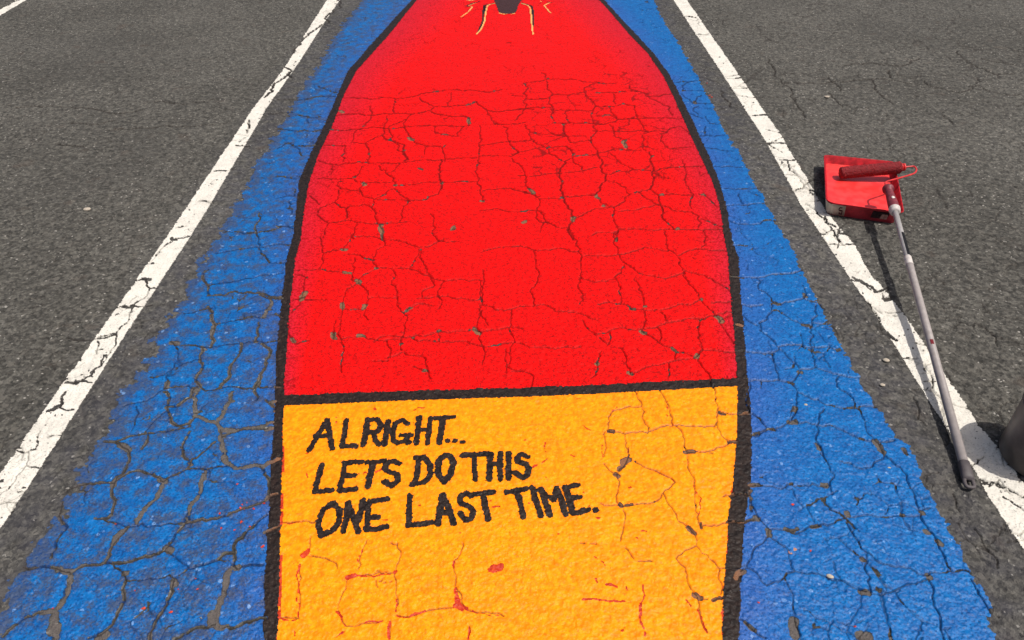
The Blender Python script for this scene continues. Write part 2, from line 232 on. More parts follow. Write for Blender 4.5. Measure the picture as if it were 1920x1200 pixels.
def stroke(F, P, half, pad=.012, mincell=0.):
    for a, b in zip(P[:-1], P[1:]):
        m = half + pad
        s = window(min(a[0], b[0]) - m, max(a[0], b[0]) + m, min(a[1], b[1]) - m, max(a[1], b[1]) + m)
        l = math.hypot(b[0] - a[0], b[1] - a[1]) + 1e-9; cs = .0019 * max(a[1], .7)
        hw = max(half, mincell * cs * (abs(b[0] - a[0]) + .30 * abs(b[1] - a[1])) / l)
        F[s] = np.maximum(F[s], hw - segd(X[s], Y[s], a, b))
n30 = vnoise(X, Y, .035, 3); n8 = vnoise(X, Y, .009, 5); n4 = vnoise(X, Y, .0045, 6); n90 = vnoise(X, Y, .09, 8)
DEEP = np.full(X.shape, -.03); BARE = np.full(X.shape, -.03)
rnd = random.Random(3); WK = .44; WB = .46; WIDE = np.full(X.shape, -.03)
for P, w, b in CR:
    Q = rough(P, rnd)
    farw = 1 + .12 * max(0, Q[:, 1].mean() - 2.2)
    if b < .0105: stroke(DEEP, Q, w * farw / 2 * (WK if abs(Q[:, 0].mean()) < .75 else .58), mincell=.68)
    stroke(BARE, Q, b * farw / 2 * (WB if b < .0065 else 1), mincell=.52 if b > .0015 else 0.)
    if b > .0065 and len(P) > 2 and b < .0105 and np.abs(P[:, 0]).max() < .8: b *= .72
    if b > .0065: stroke(WIDE, Q, b * farw / 2)
# hairlines between the traced cracks: two loose networks of cell borders, broken up by noise
def net(c, s, thr, width):
    wx = X + .3 * c * vnoise(X, Y, c * .8, s + 1) + .05 * c * n30; wy = Y + .3 * c * vnoise(X, Y, c * .8, s + 2) + .05 * c * n8
    x = wx / c; y = wy / c; i = np.floor(x); j = np.floor(y)
    f1 = np.full(X.shape, 9.); f2 = np.full(X.shape, 9.)
    for a in (-1, 0, 1):
        for b in (-1, 0, 1):
            d = np.hypot(i + a + hsh(i + a, j + b, s) - x, j + b + hsh(i + a, j + b, s + 11) - y)
            f2 = np.minimum(f2, np.maximum(f1, d)); f1 = np.minimum(f1, d)
    e = (f2 - f1) * c * .6
    keep = vnoise(X, Y, c * 1.3, s + 5) + .4 * n90 - thr
    return np.where(keep > 0, width / 2 - e, -.03)
inblue = (np.abs(X) > .78) | (Y > 3.2)
hair = np.maximum(np.where(X > 1.25, net(.17, 90, .05, .0040) + .25 * np.clip(CELL, 0, .01), -.03), np.maximum(net(.11, 40, .38, .0026), net(.06, 60, .62, .0022)))
hair = np.where((Y > .5) & (Y < 9) & ((np.abs(X) > .68) | (Y > 3.4)), hair, -.03)
hred = net(.115, 70, -.05, .0030) ; hred = np.where((Y > 3.1) & (X > .1) & (Y > 1.75) & (Y < 4.5) & ~((np.abs(X - .06) < .14) & (Y < 2.6)), hred + .20 * np.clip(CELL, 0, .01), -.03)
hred = np.where(np.abs(X) < .8, hred, -.03)

# ---------------------------------------------------------------- relief of the old asphalt
st, sid = worley(X, Y, .0085, 31)
st2, sid2 = worley(X + .003 * n8, Y, .016, 37)
base = .0035 * vnoise(X, Y, .6, 1) + .0016 * vnoise(X, Y, .17, 2) + .0009 * n30
grain = (.0017 * (1 - st) * (.4 + sid) + .0017 * (1 - st2) * (sid2 > .5) + .0007 * n4)
pit = np.clip(vnoise(X, Y, .012, 9) * .6 + vnoise(X, Y, .006, 12) * .5 - .42, 0, 1)
DV = DEEP + .0006 * n8 + .0007 * n30
groove = sstep(-.0012, .0012, DV)
shallow = sstep(-.004, .003, BARE + .001 * n8)
s_yel = (Y < 1.66) & (np.abs(X) < .70)
H0 = base - .0085 * groove * np.where(s_yel, .55, 1) * np.where((np.abs(X) > 1.2) & (Y > 2.4), 1, np.clip(.0030 / CELL, .25, 1)) * np.where((X < -.70) & (Y < 2.3), .28, np.where(np.abs(X) > .7, .8, 1)) - .0009 * shallow - .004 * sstep(-.0016, .001, hair) * np.where(s_yel, .3, np.where(X < -.7, .5, 1))
fade = np.clip(fineok, 0, 1)
H = H0 + (1.15 * grain - .006 * pit) * fade
HP = H0 + (.75 * grain + .0009 * n8 - .0034 * pit) * fade          # under paint the grain is filled a little

def polysd(P, pad=.4):
    """signed distance to a polygon (inside > 0), only worked out near it"""
    P = np.asarray(P); F = np.full(X.shape, -.5)
    s = window(P[:, 0].min() - pad, P[:, 0].max() + pad, P[:, 1].min() - pad, P[:, 1].max() + pad)
    px, py = X[s], Y[s]; D = np.full(px.shape, 9.); ins = np.zeros(px.shape, bool)
    for a, b in zip(P, np.roll(P, -1, 0)):
        D = np.minimum(D, segd(px, py, a, b))
        if a[1] != b[1]:
            c = ((a[1] > py) != (b[1] > py)) & (px < (b[0] - a[0]) * (py - a[1]) / (b[1] - a[1]) + a[0])
            ins ^= c
    F[s] = np.where(ins, D, -D)
    return F
def gp(txt):
    P = np.array([[float(v) for v in t.split(',')] for t in txt.split()]); return g(P[:, 0], P[:, 1])

def sheet(name, mask, h, lift, mat, parent=None, attrs=None, cut=None):
    """cut the cells where mask > 0 out of the sheet and link them as one mesh object"""
    if mask is None: q = np.ones((NY - 1, NX - 1), bool)
    else:
        m = (mask[:-1, :-1] + mask[1:, :-1] + mask[:-1, 1:] + mask[1:, 1:]) > 0
        q = m
        if cut is not None: q = q & (cut[:-1, :-1] < 0) & (cut[1:, :-1] < 0) & (cut[:-1, 1:] < 0) & (cut[1:, 1:] < 0)
    r, c = np.nonzero(q)
    a = r * NX + c
    F = np.stack([a, a + 1, a + NX + 1, a + NX], 1)
    used, inv = np.unique(F.ravel(), return_inverse=True)
    me = bpy.data.meshes.new(name)
    nv, nf = len(used), len(F)
    co = np.stack([X.ravel()[used], Y.ravel()[used], h.ravel()[used] + lift], 1).astype(np.float32)
    me.vertices.add(nv); me.vertices.foreach_set('co', co.ravel())
    me.loops.add(nf * 4); me.loops.foreach_set('vertex_index', inv.astype(np.int32).ravel())
    me.polygons.add(nf)
    me.polygons.foreach_set('loop_start', np.arange(0, nf * 4, 4, dtype=np.int32))
    me.polygons.foreach_set('loop_total', np.full(nf, 4, np.int32))
    me.polygons.foreach_set('use_smooth', np.ones(nf, bool))
    me.update(calc_edges=True)
    for k, v in (attrs or {}).items():
        at = me.attributes.new(k, 'FLOAT', 'POINT')
        at.data.foreach_set('value', v.ravel()[used].astype(np.float32))
    me.materials.append(mat)
    o = bpy.data.objects.new(name, me); COL.objects.link(o)
    if parent: o.parent = parent
    return o
def tag(o, label=None, cat=None, group=None, kind=None):
    if label: o['label'] = label
    if cat: o['category'] = cat
    if group: o['group'] = group
    if kind: o['kind'] = kind
    return o

# ---------------------------------------------------------------- materials
class NT:
    def __init__(s, name):
        s.m = bpy.data.materials.new(name); s.m.use_nodes = True
        s.t = s.m.node_tree; s.n = s.t.nodes; s.b = s.n['Principled BSDF']
        s.co = s.n.new('ShaderNodeTexCoord').outputs['Object']
    def link(s, a, b): s.t.links.new(a, b)
    def noise(s, scale, detail=2, rough=.5, off=0):
        n = s.n.new('ShaderNodeTexNoise'); n.inputs['Scale'].default_value = scale; n.inputs['Detail'].default_value = detail
        n.inputs['Roughness'].default_value = rough
        mp = s.n.new('ShaderNodeMapping'); mp.inputs['Location'].default_value = (off, off * 1.7, 0)
        s.link(s.co, mp.inputs[0]); s.link(mp.outputs[0], n.inputs[0]); return n.outputs['Fac']
    def vor(s, scale, out='Color', feat='F1'):
        n = s.n.new('ShaderNodeTexVoronoi'); n.feature = feat; n.inputs['Scale'].default_value = scale
        s.link(s.co, n.inputs['Vector']); return n.outputs[out]
    def sep(s, c, ch='Red'):
        n = s.n.new('ShaderNodeSeparateColor'); s.link(c, n.inputs[0]); return n.outputs[ch]
    def ramp(s, f, a, b, va=0., vb=1.):
        n = s.n.new('ShaderNodeMapRange'); n.clamp = True
        for i, v in enumerate((a, b, va, vb)): n.inputs[i + 1].default_value = v
        s.link(f, n.inputs[0]); return n.outputs[0]
    def math(s, op, a, b):
        n = s.n.new('ShaderNodeMath'); n.operation = op
        for i, v in enumerate((a, b)):
            if isinstance(v, (int, float)): n.inputs[i].default_value = v
            else: s.link(v, n.inputs[i])
        return n.outputs[0]
    def mix(s, f, a, b, mode='MIX'):
        n = s.n.new('ShaderNodeMix'); n.data_type = 'RGBA'; n.blend_type = mode
        for i, v in ((0, f), (6, a), (7, b)):
            if isinstance(v, (int, float)): n.inputs[i].default_value = v
            elif isinstance(v, tuple): n.inputs[i].default_value = (*v, 1)
            else: s.link(v, n.inputs[i])
        return n.outputs[2]
    def attr(s, name):
        n = s.n.new('ShaderNodeAttribute'); n.attribute_name = name; return n.outputs['Fac']
    def bump(s, h, dist=.001, strength=1):
        n = s.n.new('ShaderNodeBump'); n.inputs['Distance'].default_value = dist; n.inputs['Strength'].default_value = strength
        s.link(h, n.inputs['Height']); s.link(n.outputs[0], s.b.inputs['Normal'])
    def done(s, col, rough=.5, spec=.5, metal=0):
        if isinstance(col, tuple): s.b.inputs['Base Color'].default_value = (*col, 1)
        else: s.link(col, s.b.inputs['Base Color'])
        if isinstance(rough, (int, float)): s.b.inputs['Roughness'].default_value = rough
        else: s.link(rough, s.b.inputs['Roughness'])
        s.b.inputs['Specular IOR Level'].default_value = spec; s.b.inputs['Metallic'].default_value = metal
        return s.m
def asphalt_colour(t):
    cell = t.sep(t.vor(110)); cell2 = t.sep(t.vor(60), 'Green')
    c = t.mix(t.ramp(t.noise(1.3, 4), .35, .65), (.082, .078, .070), (.110, .105, .095))
    c = t.mix(t.ramp(cell, 0, 1), t.mix(1., c, (.52, .52, .52), 'MULTIPLY'), t.mix(1., c, (1.48, 1.46, 1.42), 'MULTIPLY'))
    c = t.mix(t.ramp(t.noise(34, 4, .7, 3.), .40, .62), t.mix(1., c, (.62, .61, .60), 'MULTIPLY'), t.mix(1., c, (1.22, 1.21, 1.19), 'MULTIPLY'))
    c = t.mix(t.ramp(t.noise(120, 4, .75, 8.), .56, .68, 0, .75), c, (.022, .021, .020))
    c = t.mix(t.ramp(cell2, .955, .98), c, (.12, .11, .095))
    c = t.mix(t.ramp(t.sep(t.vor(160), 'Blue'), .988, .994), c, (.30, .28, .25))
    c = t.mix(t.ramp(t.noise(.55, 5, .65, 14.), .50, .68, 0, .35), c, (.050, .047, .043))
    c = t.mix(t.ramp(t.noise(7, 3, .6, 4.), .62, .75, 0, .35), c, (.085, .055, .04))
    return c
t = NT('asphalt')
c = asphalt_colour(t)
c = t.mix(t.ramp(t.attr('dust'), 0, 1, 0, .8), c, t.mix(t.noise(300, 2), (.085, .072, .068), (.155, .132, .122)))
c = t.mix(t.math('MULTIPLY', t.attr('dust'), t.attr('tint')), c, t.mix(t.noise(300, 2), (.19, .075, .035), (.30, .14, .07)))
c = t.mix(t.ramp(t.attr('spray'), 0, 1, 0, .45), c, (.050, .050, .075))
c = t.mix(t.ramp(t.attr('crack'), 0, 1, 0, .8), c, (.022, .017, .015))  # deep shade of the cracks put into the colour, along with black fill
t.bump(t.math('ADD', t.noise(420, 3, .6), t.vor(260, 'Distance')), .0020, 1)
M_ASPH = t.done(c, .8, .22)

def paint(name, fn, rough=(.32, .55), spec=.32, bd=.0013):
    t = NT(name)
    c = fn(t)
    t.bump(t.math('ADD', t.noise(380, 3, .6), t.math('MULTIPLY', t.vor(150, 'Distance', 'SMOOTH_F1'), .9)), bd, .9)
    return t.done(c, t.ramp(t.noise(90, 2, .5, 2.), .3, .7, *rough), spec)
def soaked(t, c, dark, amt=.85): return t.mix(t.ramp(t.attr('crack_shade'), 0, 1, 0, amt), c, dark)  # groove shade put into the colour along cracks, besides thin paint over dark fill
def f_red(t):
    c = t.mix(t.ramp(t.noise(40, 3), .35, .65), (.82, .003, .003), (.90, .005, .004))
    c = t.mix(t.attr('edge'), c, (.52, .014, .034))
    c = soaked(t, c, (.055, .004, .003), .95)
    c = t.mix(t.ramp(t.noise(70, 4, .75, 5.), .50, .60, 0, .75), c, (.40, .004, .004))
    return t.mix(t.ramp(t.noise(190, 3, .6, 5.), .50, .60, 0, .8), c, (.26, .004, .004))
def f_blue(t):
    c = t.mix(t.ramp(t.noise(25, 3), .35, .65), (.001, .102, .345), (.002, .145, .435))
    c = t.mix(t.attr('edge'), c, (.035, .095, .36))
    n = t.math('ADD', t.math('MULTIPLY', t.noise(22, 5, .65, 3.), 1.0), t.math('MULTIPLY', t.noise(230, 2, .5, 6.), .45))
    thin = t.ramp(t.math('ADD', n, t.math('MULTIPLY', t.attr('thin'), .32)), .93, 1.08, 0, .8)
    c = t.mix(thin, c, (.055, .058, .080))
    c = t.mix(t.ramp(t.sep(t.vor(120), 'Green'), .988, .994, 0, .6), c, (.20, .36, .65))
    c = soaked(t, c, (.004, .014, .050), .92)
    c = t.mix(t.ramp(t.noise(70, 4, .75, 5.), .52, .62, 0, .6), c, (.003, .060, .24))
    return t.mix(t.ramp(t.noise(190, 3, .6, 5.), .53, .63, 0, .8), c, (.003, .035, .15))
def f_yellow(t):
    c = t.mix(t.ramp(t.noise(55, 3), .38, .62), (.95, .235, .0005), (.97, .325, .001))
    c = t.mix(t.ramp(t.noise(140, 3, .6, 7.), .54, .66, 0, .75), c, (.66, .17, .004))
    c = t.mix(t.ramp(t.noise(14, 3, .6, 9.), .62, .72, 0, .5), c, (.80, .22, .006))
    return soaked(t, c, (.15, .05, .018), .85)
def f_black(t):
    c = t.mix(t.ramp(t.noise(70, 4), .35, .7), (.009, .005, .004), (.028, .016, .012))
    return t.mix(t.ramp(t.noise(230, 3, .6, 4.), .62, .72, 0, .8), c, (.11, .085, .07))
def f_white(t):
    c = t.mix(t.ramp(t.noise(18, 4, .6), .3, .7), (.64, .60, .53), (.76, .72, .64))
    c = t.mix(t.ramp(t.noise(5, 4, .7, 8.), .5, .75, 0, .5), c, (.44, .41, .36))
    c = t.mix(t.ramp(t.noise(200, 3, .6, 4.), .56, .70, 0, .8), c, (.22, .20, .17))
    return soaked(t, c, (.13, .12, .10), .8)
def f_under(t): return t.mix(t.ramp(t.noise(120, 3), .35, .65), (.42, .022, .006), (.62, .055, .008))
def f_gold(t): return t.mix(t.noise(80, 2), (.82, .33, .09), (.86, .42, .14))
M_RED = paint('red_paint', f_red, (.42, .6), .09); M_BLUE = paint('blue_paint', f_blue, (.28, .5))
M_YEL = paint('yellow_paint', f_yellow, (.28, .48), .20); M_BLK = paint('black_paint', f_black, (.4, .65), .25)
M_WHI = paint('white_line_paint', f_white, (.6, .8), .3); M_UND = paint('red_underpaint', f_under); M_GOLD = paint('gold_paint', f_gold)
M_DARKBROWN = paint('brown_paint', lambda t: t.mix(t.noise(120, 3), (.030, .010, .010), (.055, .020, .020)), (.5, .7), .3)

# ---------------------------------------------------------------- outlines of the painted areas
blueP = gp("""690,-40 682,0 640,55 560,180 520,250 477,317 437,397 397,460 369,508 341,571 306,617 292,638 281,676 250,722 225,753 201,807 180,840 150,910 123,940 97,987 67,1040 43,1083 7,1153 -15,1200 -60,1290 1000,1290
1862,1290 1860,1200 1860,1140 1840,1107 1820,1073 1790,1013 1753,947 1723,880 1707,833 1677,825 1667,800 1635,755 1612,712 1587,667 1565,620 1553,603 1533,563 1497,497 1477,457 1453,413 1427,367 1413,343 1387,290 1360,250 1352,229 1331,186 1304,135 1277,90 1240,33 1225,0 1208,-40""")
Lo = "800,-20 773,0 712,67 653,133 632,183 609,237 583,290 561,343 555,397 548,450 538,483 528,567 518,667 516,733 515,760 510,850 502,1000 496,1100 494,1200 490,1290"
Li = "812,-20 782,0 728,67 668,133 643,183 623,237 597,290 579,343 570,397 564,450 555,483 545,567 537,667 533,733 532,760 530,850 526,1000 524,1100 520,1200 516,1290"
Ri = "1106,-20 1123,0 1153,33 1183,67 1215,100 1243,140 1264,183 1288,237 1312,290 1337,343 1351,397 1358,450 1365,483 1370,567 1377,633 1381,700 1383,742 1381,825 1374,908 1365,971 1361,1054 1355,1117 1353,1200 1350,1290"
Ro = "1116,-20 1132,0 1162,33 1195,67 1225,100 1255,140 1277,183 1303,237 1327,290 1349,343 1364,397 1372,450 1385,483 1390,567 1395,633 1400,700 1405,742 1409,825 1407,908 1397,971 1390,1054 1388,1117 1384,1200 1380,1290"
lo, li, ri, ro = gp(Lo), gp(Li), gp(Ri), gp(Ro)
# beyond the frame the bottle goes on and closes in a rounded top
topc = np.array([[-.45, 6.8], [-.30, 7.15], [0, 7.3], [.30, 7.15], [.45, 6.8]]) + [.03, 0]
innerP = np.concatenate([li[::-1], topc, ri])
outerP = np.concatenate([lo[::-1], topc * [1.12, 1] + [0, .08], ro])
blueP = np.concatenate([blueP, np.array([[.95, 7.2], [0, 7.55], [-.95, 7.2]])])
s_in = polysd(innerP); s_out = polysd(outerP); s_blue = polysd(blueP)
band = gp("470,764 535,761 700,754 895,747 1130,739 1383,726 1450,723"); bandt = gp("470,745 535,742 700,736 895,730 1130,723 1383,711 1450,708")
above = polysd(np.concatenate([band, [[3, 2], [3, 9], [-3, 9], [-3, 2]]]), 9)       # > 0 beyond the band's lower edge
bandsd = polysd(np.concatenate([band, bandt[::-1]]))
rag = .0022 * n8 + .0016 * n4 + .0015 * n30
crack_shade = sstep(-.0012, .0004, np.maximum(DEEP, BARE) + .0005 * n8 + .05 * np.clip(CELL, 0, .01)) * .95  # mask for the shade painted along cracks, where the paint is also thin
crack_shade_y = crack_shade * 1.0
crack_shade = np.maximum(crack_shade, np.maximum(.7 * sstep(-.0014, .0006, hair), .8 * sstep(-.0012, .0008, hred)))
thinonly = np.clip(vnoise(X, Y, .055, 55) * .7 + vnoise(X, Y, .02, 56) * .5, -1, 1)      # where the brush bridged the cracks
near_ = np.clip(1.6 - CELL / .004, .15, 1)
barev = BARE + (.0010 * n8 + .0008 * n4) * near_ - .0002
n14 = vnoise(X, Y, .016, 61)
WIDE = np.where(WIDE > -.012, WIDE + (.0030 * n14 + .0020 * n8 + .0009 * n30) * np.clip(1.4 - CELL / .008, .3, 1) - .0006, WIDE)
WIDE = np.where(X < -.7, WIDE - .0016, WIDE)
barew = WIDE + .0006 * n4
bar_blue = np.where(thinonly > .05 + .5 * (X > 0), barev, barew)
bar_red = np.where(thinonly > .62, barev - .0004, barew)
bar_yel = np.where((thinonly > .35) & (X > .25), barev - .0008, barew)
grooveopen = DV - .0012

LSD = [polysd(P, .25) for P in (
    np.concatenate([g(np.array([660., 613, 530, 478, 343, 221, 64, 0, -130]), np.array([-70., 0, 133, 200, 400, 575, 800, 890, 1080])), g(np.array([-130., 0, 127, 270, 385, 503, 552, 637, 680]), np.array([1195., 995, 800, 575, 400, 200, 130, 0, -70]))]),
    np.concatenate([g(np.array([1224., 1262, 1358, 1437, 1500, 1553, 1600, 1638, 1710, 1752, 1790, 1827, 1847, 1893, 1920, 2060]), np.array([-70., 0, 143, 267, 383, 460, 530, 583, 700, 767, 825, 883, 923, 993, 1033, 1250])),
      g(np.array([2080., 1925, 1880, 1835, 1803, 1770, 1690, 1655, 1633, 1603, 1550, 1462, 1388, 1287, 1250]), np.array([1130., 915, 850, 797, 748, 700, 583, 537, 517, 460, 400, 250, 143, 0, -70]))]),
    gp("-400,262 -120,95 0,19 31,0 95,-40 116,-40 51,0 0,30 -120,108 -400,285"))]
covered = (s_blue > -.06) | (LSD[0] > -.03) | (LSD[1] > -.03) | (LSD[2] > -.03)
H = np.where(covered, np.minimum(H, HP), H)
road = sheet('ground', None, H, 0, M_ASPH, attrs={'tint': sstep(-.02, .02, s_out), 'crack': np.maximum(sstep(-.0010, .0002, DEEP), .6 * sstep(-.0012, .0004, hair)), 'dust': sstep(-.002, .001, WIDE) * (s_blue > -.03),
        'spray': np.clip(1 - np.abs(s_blue) / .28, 0, 1) * (.55 + .45 * n30) * (s_blue < .02)})
tag(road, kind='structure')

mural = bpy.data.objects.new('street_mural', None); COL.objects.link(mural); mural.location = (0, 0, 0)
tag(mural, 'red, yellow and blue mural on the asphalt with handwritten black words', 'mural')

left = sstep(.2, -.5, X)
thin = np.clip(.74 * left + .06, 0, 1) + np.clip(.5 - s_blue / .12, 0, .5) * (.5 + .5 * left) + .12 * n90
feather = np.where(X < 0, .030, .012)
cb = np.minimum(s_blue + feather * (.75 * n30 + .55 * n8 + .35 * n90) + .6 * rag, -(s_out - .012))
cb = np.minimum(cb, -hair + .0002 - .0016 * (n30 < .1) + .004 * (thinonly < .15))
sheet('blue_background', cb, HP, .0012, M_BLUE, mural, {'edge': np.clip(1 + (s_out + .0) / .16, 0, 1) * (.55 + .25 * n90), 'thin': thin, 'crack_shade': crack_shade}, bar_blue)
cr = np.minimum(s_in + .006, above - .006)
edge = np.clip(1 - s_in / (.05 + .085 * np.maximum(Y - 1.7, 0)), 0, 1) * .85
sheet('red_panel', cr, HP, .0014, M_RED, mural, {'edge': edge, 'crack_shade': crack_shade}, bar_red)

# red left showing through the yellow
RS = np.full(X.shape, -.03)
def rz(ox, oy, s, txt):
    for part in txt.split(';'):
        part = part.strip(); tok, part = part.split(' ', 1)
        P = np.array([[float(v) for v in q.split(',')] for q in part.split()]); P = g(ox + P[:, 0] / s, oy + P[:, 1] / s)
        if len(P) == 1: P = np.concatenate([P, P + [[.003, .001]]])
        stroke(RS, rough(P, rnd) if len(P) > 1 else P, float(tok) / 2000)
rz(480, 950, 4, "16 360,370 385,345; 9 350,378 395,330; 13 690,540 715,528; 7 700,530 750,515; 9 1040,495 1050,490; 7 1498,620 1505,660; 13 1508,690 1515,730; 17 1515,745 1545,765; 9 1490,755 1580,770; 22 1780,475 1825,462; 15 1760,480 1840,450; 5 1060,822 1240,800 1270,790; 7 610,790 640,830; 4 820,872 950,860; 5 1008,870 1000,990; 5 1480,460 1485,420; 3.5 170,830 210,850 310,845; 4 180,128 340,118; 3.5 330,440 320,640 320,830; 3 640,850 670,895; 4 290,930 290,970; 3.5 600,980 660,940; 3.2 770,525 1010,512; 3.5 1620,790 1860,825; 3.5 1600,900 1590,1000; 2.5 800,330 765,480; 2.5 1055,680 1050,790; 5 760,522 820,520")
rz(1080, 700, 2.4, "6 88,930 95,945; 5 135,955 185,965; 5 30,1022 120,1025; 4 120,1025 220,1030; 7 290,1040 285,1100; 4 300,960 290,1040; 4 285,1100 310,1190; 5 235,520 245,518; 4 290,718 315,718; 4 270,745 280,755; 5 205,1162; 3 0,118 20,118; 3 30,240 70,265; 2.5 160,170 240,152; 2.5 320,430 440,490; 2.2 405,120 435,240; 3 350,320; 2.5 490,1020 520,1060; 3 80,830 130,870; 3 225,965 230,980; 3 545,1060 590,1170; 2.4 220,280 235,350; 3 90,655 100,660; 2.5 530,500 550,640")
rz(560, 760, 4.617, "7 655,30 670,40; 4 1000,45 1030,25 1090,25; 3 325,110 325,155; 4 60,420 90,415; 7 670,590 705,570 740,540; 2.5 500,605 600,600; 4 1040,875 1055,875; 3 700,960 725,1000 770,1005; 4 990,155; 3 920,1050 940,1030; 3 70,600 80,630; 2.5 285,595; 3 1345,240; 3 780,635; 3 800,850; 2.5 240,540")
rz(840, 820, 6, "7 960,345 1000,325; 4 1060,300 1110,260; 4 1095,460 1110,480; 3.5 1095,60 1100,180; 5 475,730; 5 500,800 580,795; 3 860,40; 4 910,760; 4 1560,800 1590,790; 5 1685,925; 4 770,380; 3 1750,80 1745,240; 4 1520,640; 4 1240,1100; 3 720,110 740,90; 3 1380,210 1430,235; 3 420,505; 3 130,1090")
redv = RS + .0012 * n8 + .0008 * n4
cy = np.minimum(np.minimum(s_in + .002 + rag * .4 * (X < 0) + rag * 1.8 * (X > 0), -(above - 0) - .0), -redv)
leak = np.where((s_in < .010) & (X < 0) & (n30 > -.25) & (Y < 1.45), .006 - s_in, -1)       # red rim by the left outline
cy = np.minimum(cy, -leak + 0)
sheet('yellow_panel', cy, HP, .0020, M_YEL, mural, {'crack_shade': crack_shade_y}, bar_yel)
cu = np.minimum(s_in + .006, -above)
sheet('red_underpaint', cu, HP, .0010, M_UND, mural, None, bar_yel)
fr = np.minimum(s_out, -s_in) + rag * 1.0 + .002 * (Y > 3)
fr = np.maximum(fr, np.minimum(bandsd + rag * .9 + .0004, s_out - .004))
cbk = fr
cbk = np.minimum(cbk, .004 - np.clip(vnoise(X, Y, .02, 77) * .8 + n8 * .5 - 1.0, 0, 1) * .05)
sheet('black_outline', cbk, HP, .0027, M_BLK, mural, None, np.where(thinonly > .0, barev - .0008, barew - .001))

# handwriting
def letters(ox, oy, s, txt, w=.0176):
    for name, body in (l.split(':') for l in txt.strip().split('\n')):
        F = np.full(X.shape, -.03)
        for part in body.split(';'):
            P = np.array([[float(v) for v in q.split(',')] for q in part.split()]); P = g(ox + P[:, 0] / s, oy + P[:, 1] / s)
            if len(P) == 1: P = np.concatenate([P, P + [[.002, .002]]])
            k = .0005 * (rnd.random() - .5) * 4
            stroke(F, P, (w / 2 + k) if name.strip() != 'full_stop' else w * .46)
        o = sheet('full_stop' if name.strip() == 'full_stop' else 'letter', F + np.where(F > -.02, 1.0 * (.0016 * n8 + .0018 * n4) - .012 * np.clip(vnoise(X, Y, .007, 83) * .7 + n8 * .4 - .62, 0, 1), 0), HP, .0036, M_BLK, mural)
        if name.strip() != 'full_stop': o['label'] = 'black hand-painted letter ' + name.strip()
letters(560, 760, 4.617, """A:245,135 95,395;250,135 272,260 290,385;150,277 265,268
L:415,130 400,250 375,360;375,362 500,358
R:600,130 585,240 558,350;600,130 680,128 718,180 680,235 590,242;650,245 665,310 695,345
I:775,140 745,345
G:945,165 900,130 840,160 815,230 820,310 860,335 930,310 955,270;885,264 980,262;930,300 950,330
H:1045,110 1020,340;1140,120 1115,340;1035,215 1130,220
T:1192,120 1338,110;1252,120 1220,335
full_stop:1290,323
full_stop:1350,320
L:205,525 170,650 145,755;145,760 290,745
E:405,500 385,620 358,745;405,505 550,500;390,620 480,615;360,748 495,735
T:590,505 740,492;650,505 600,715
S:870,515 830,490 770,505 750,565 800,590 855,610 860,660 810,710 740,670
D:1045,460 1030,600 1005,690;1010,462 1080,455 1145,530 1140,620 1090,680 985,695
O:1270,445 1215,490 1205,590 1260,675 1315,610 1340,500 1310,450 1270,445
O:300,860 210,920 170,1040 200,1140 290,1100 350,1030 360,920 300,860
N:430,880 415,1000 390,1105;430,850 470,960 520,1110;560,840 540,920 520,1010
E:615,840 600,960 590,1080;615,845 765,825;600,980 690,985;590,1085 680,1080 760,1065
L:965,790 960,920 960,1045;945,1050 1050,1042 1155,1025
A:1250,785 1225,920 1208,1035;1250,785 1300,900 1345,1030;1220,945 1310,940""")
letters(840, 820, 6, """full_stop:158,70
T:165,222 300,208 440,200;300,215 300,350 310,490
H:480,200 470,330 465,490;590,190 585,330 592,490;480,315 600,320
I:680,190 683,330 680,480
S:895,235 830,200 775,245 790,290 880,325 905,370 895,440 840,472 745,410
S:265,680 210,640 135,680 140,750 250,800 285,850 265,930 205,955 140,870
T:315,655 505,632;400,650 415,780 455,940
T:655,638 770,612 885,600;770,625 815,760 845,915
I:950,590 990,730 1040,900
M:1045,600 1090,730 1145,890;1050,600 1110,680 1190,725;1190,725 1215,600;1220,590 1270,700 1320,885
E:1320,590 1365,720 1400,870;1310,585 1390,570 1460,552;1370,712 1480,690;1400,872 1480,865 1570,835
full_stop:1655,845""", .0172)

# dark shape and gold strokes at the far end of the red panel
dk = polysd(np.concatenate([gp("926,0 932,14 935,23 940,25.6 952,27 965,25 969,21 972,10 979,0"), [[.13, 6.6], [.10, 7.0], [-.16, 7.0], [-.19, 6.6]]]), .3)
sheet('dark_shape', dk + .4 * rag, HP, .0030, M_DARKBROWN, mural)
for body, w in (("710,60 620,80 590,100 570,180 545,340 500,440 430,520", 11), ("1095,60 1190,85 1230,120 1250,250 1255,350 1275,520", 11), ("700,30 560,35 420,50 300,95 370,110 300,190 195,265", 10),
                ("1100,20 1340,20 1540,50 1440,90 1500,160 1545,210", 10), ("770,205 830,222 890,217", 12), ("950,222 1005,205", 12), ("260,0 330,20 420,0", 13)):
    P = np.array([[float(v) for v in q.split(',')] for q in body.split()]); P = g(840 + P[:, 0] / 8, P[:, 1] / 8)
    F = np.full(X.shape, -.03); stroke(F, P, w / 2000)
    sheet('gold_stroke', F + .3 * rag * (F > -.02), HP, .0040, M_GOLD, mural)
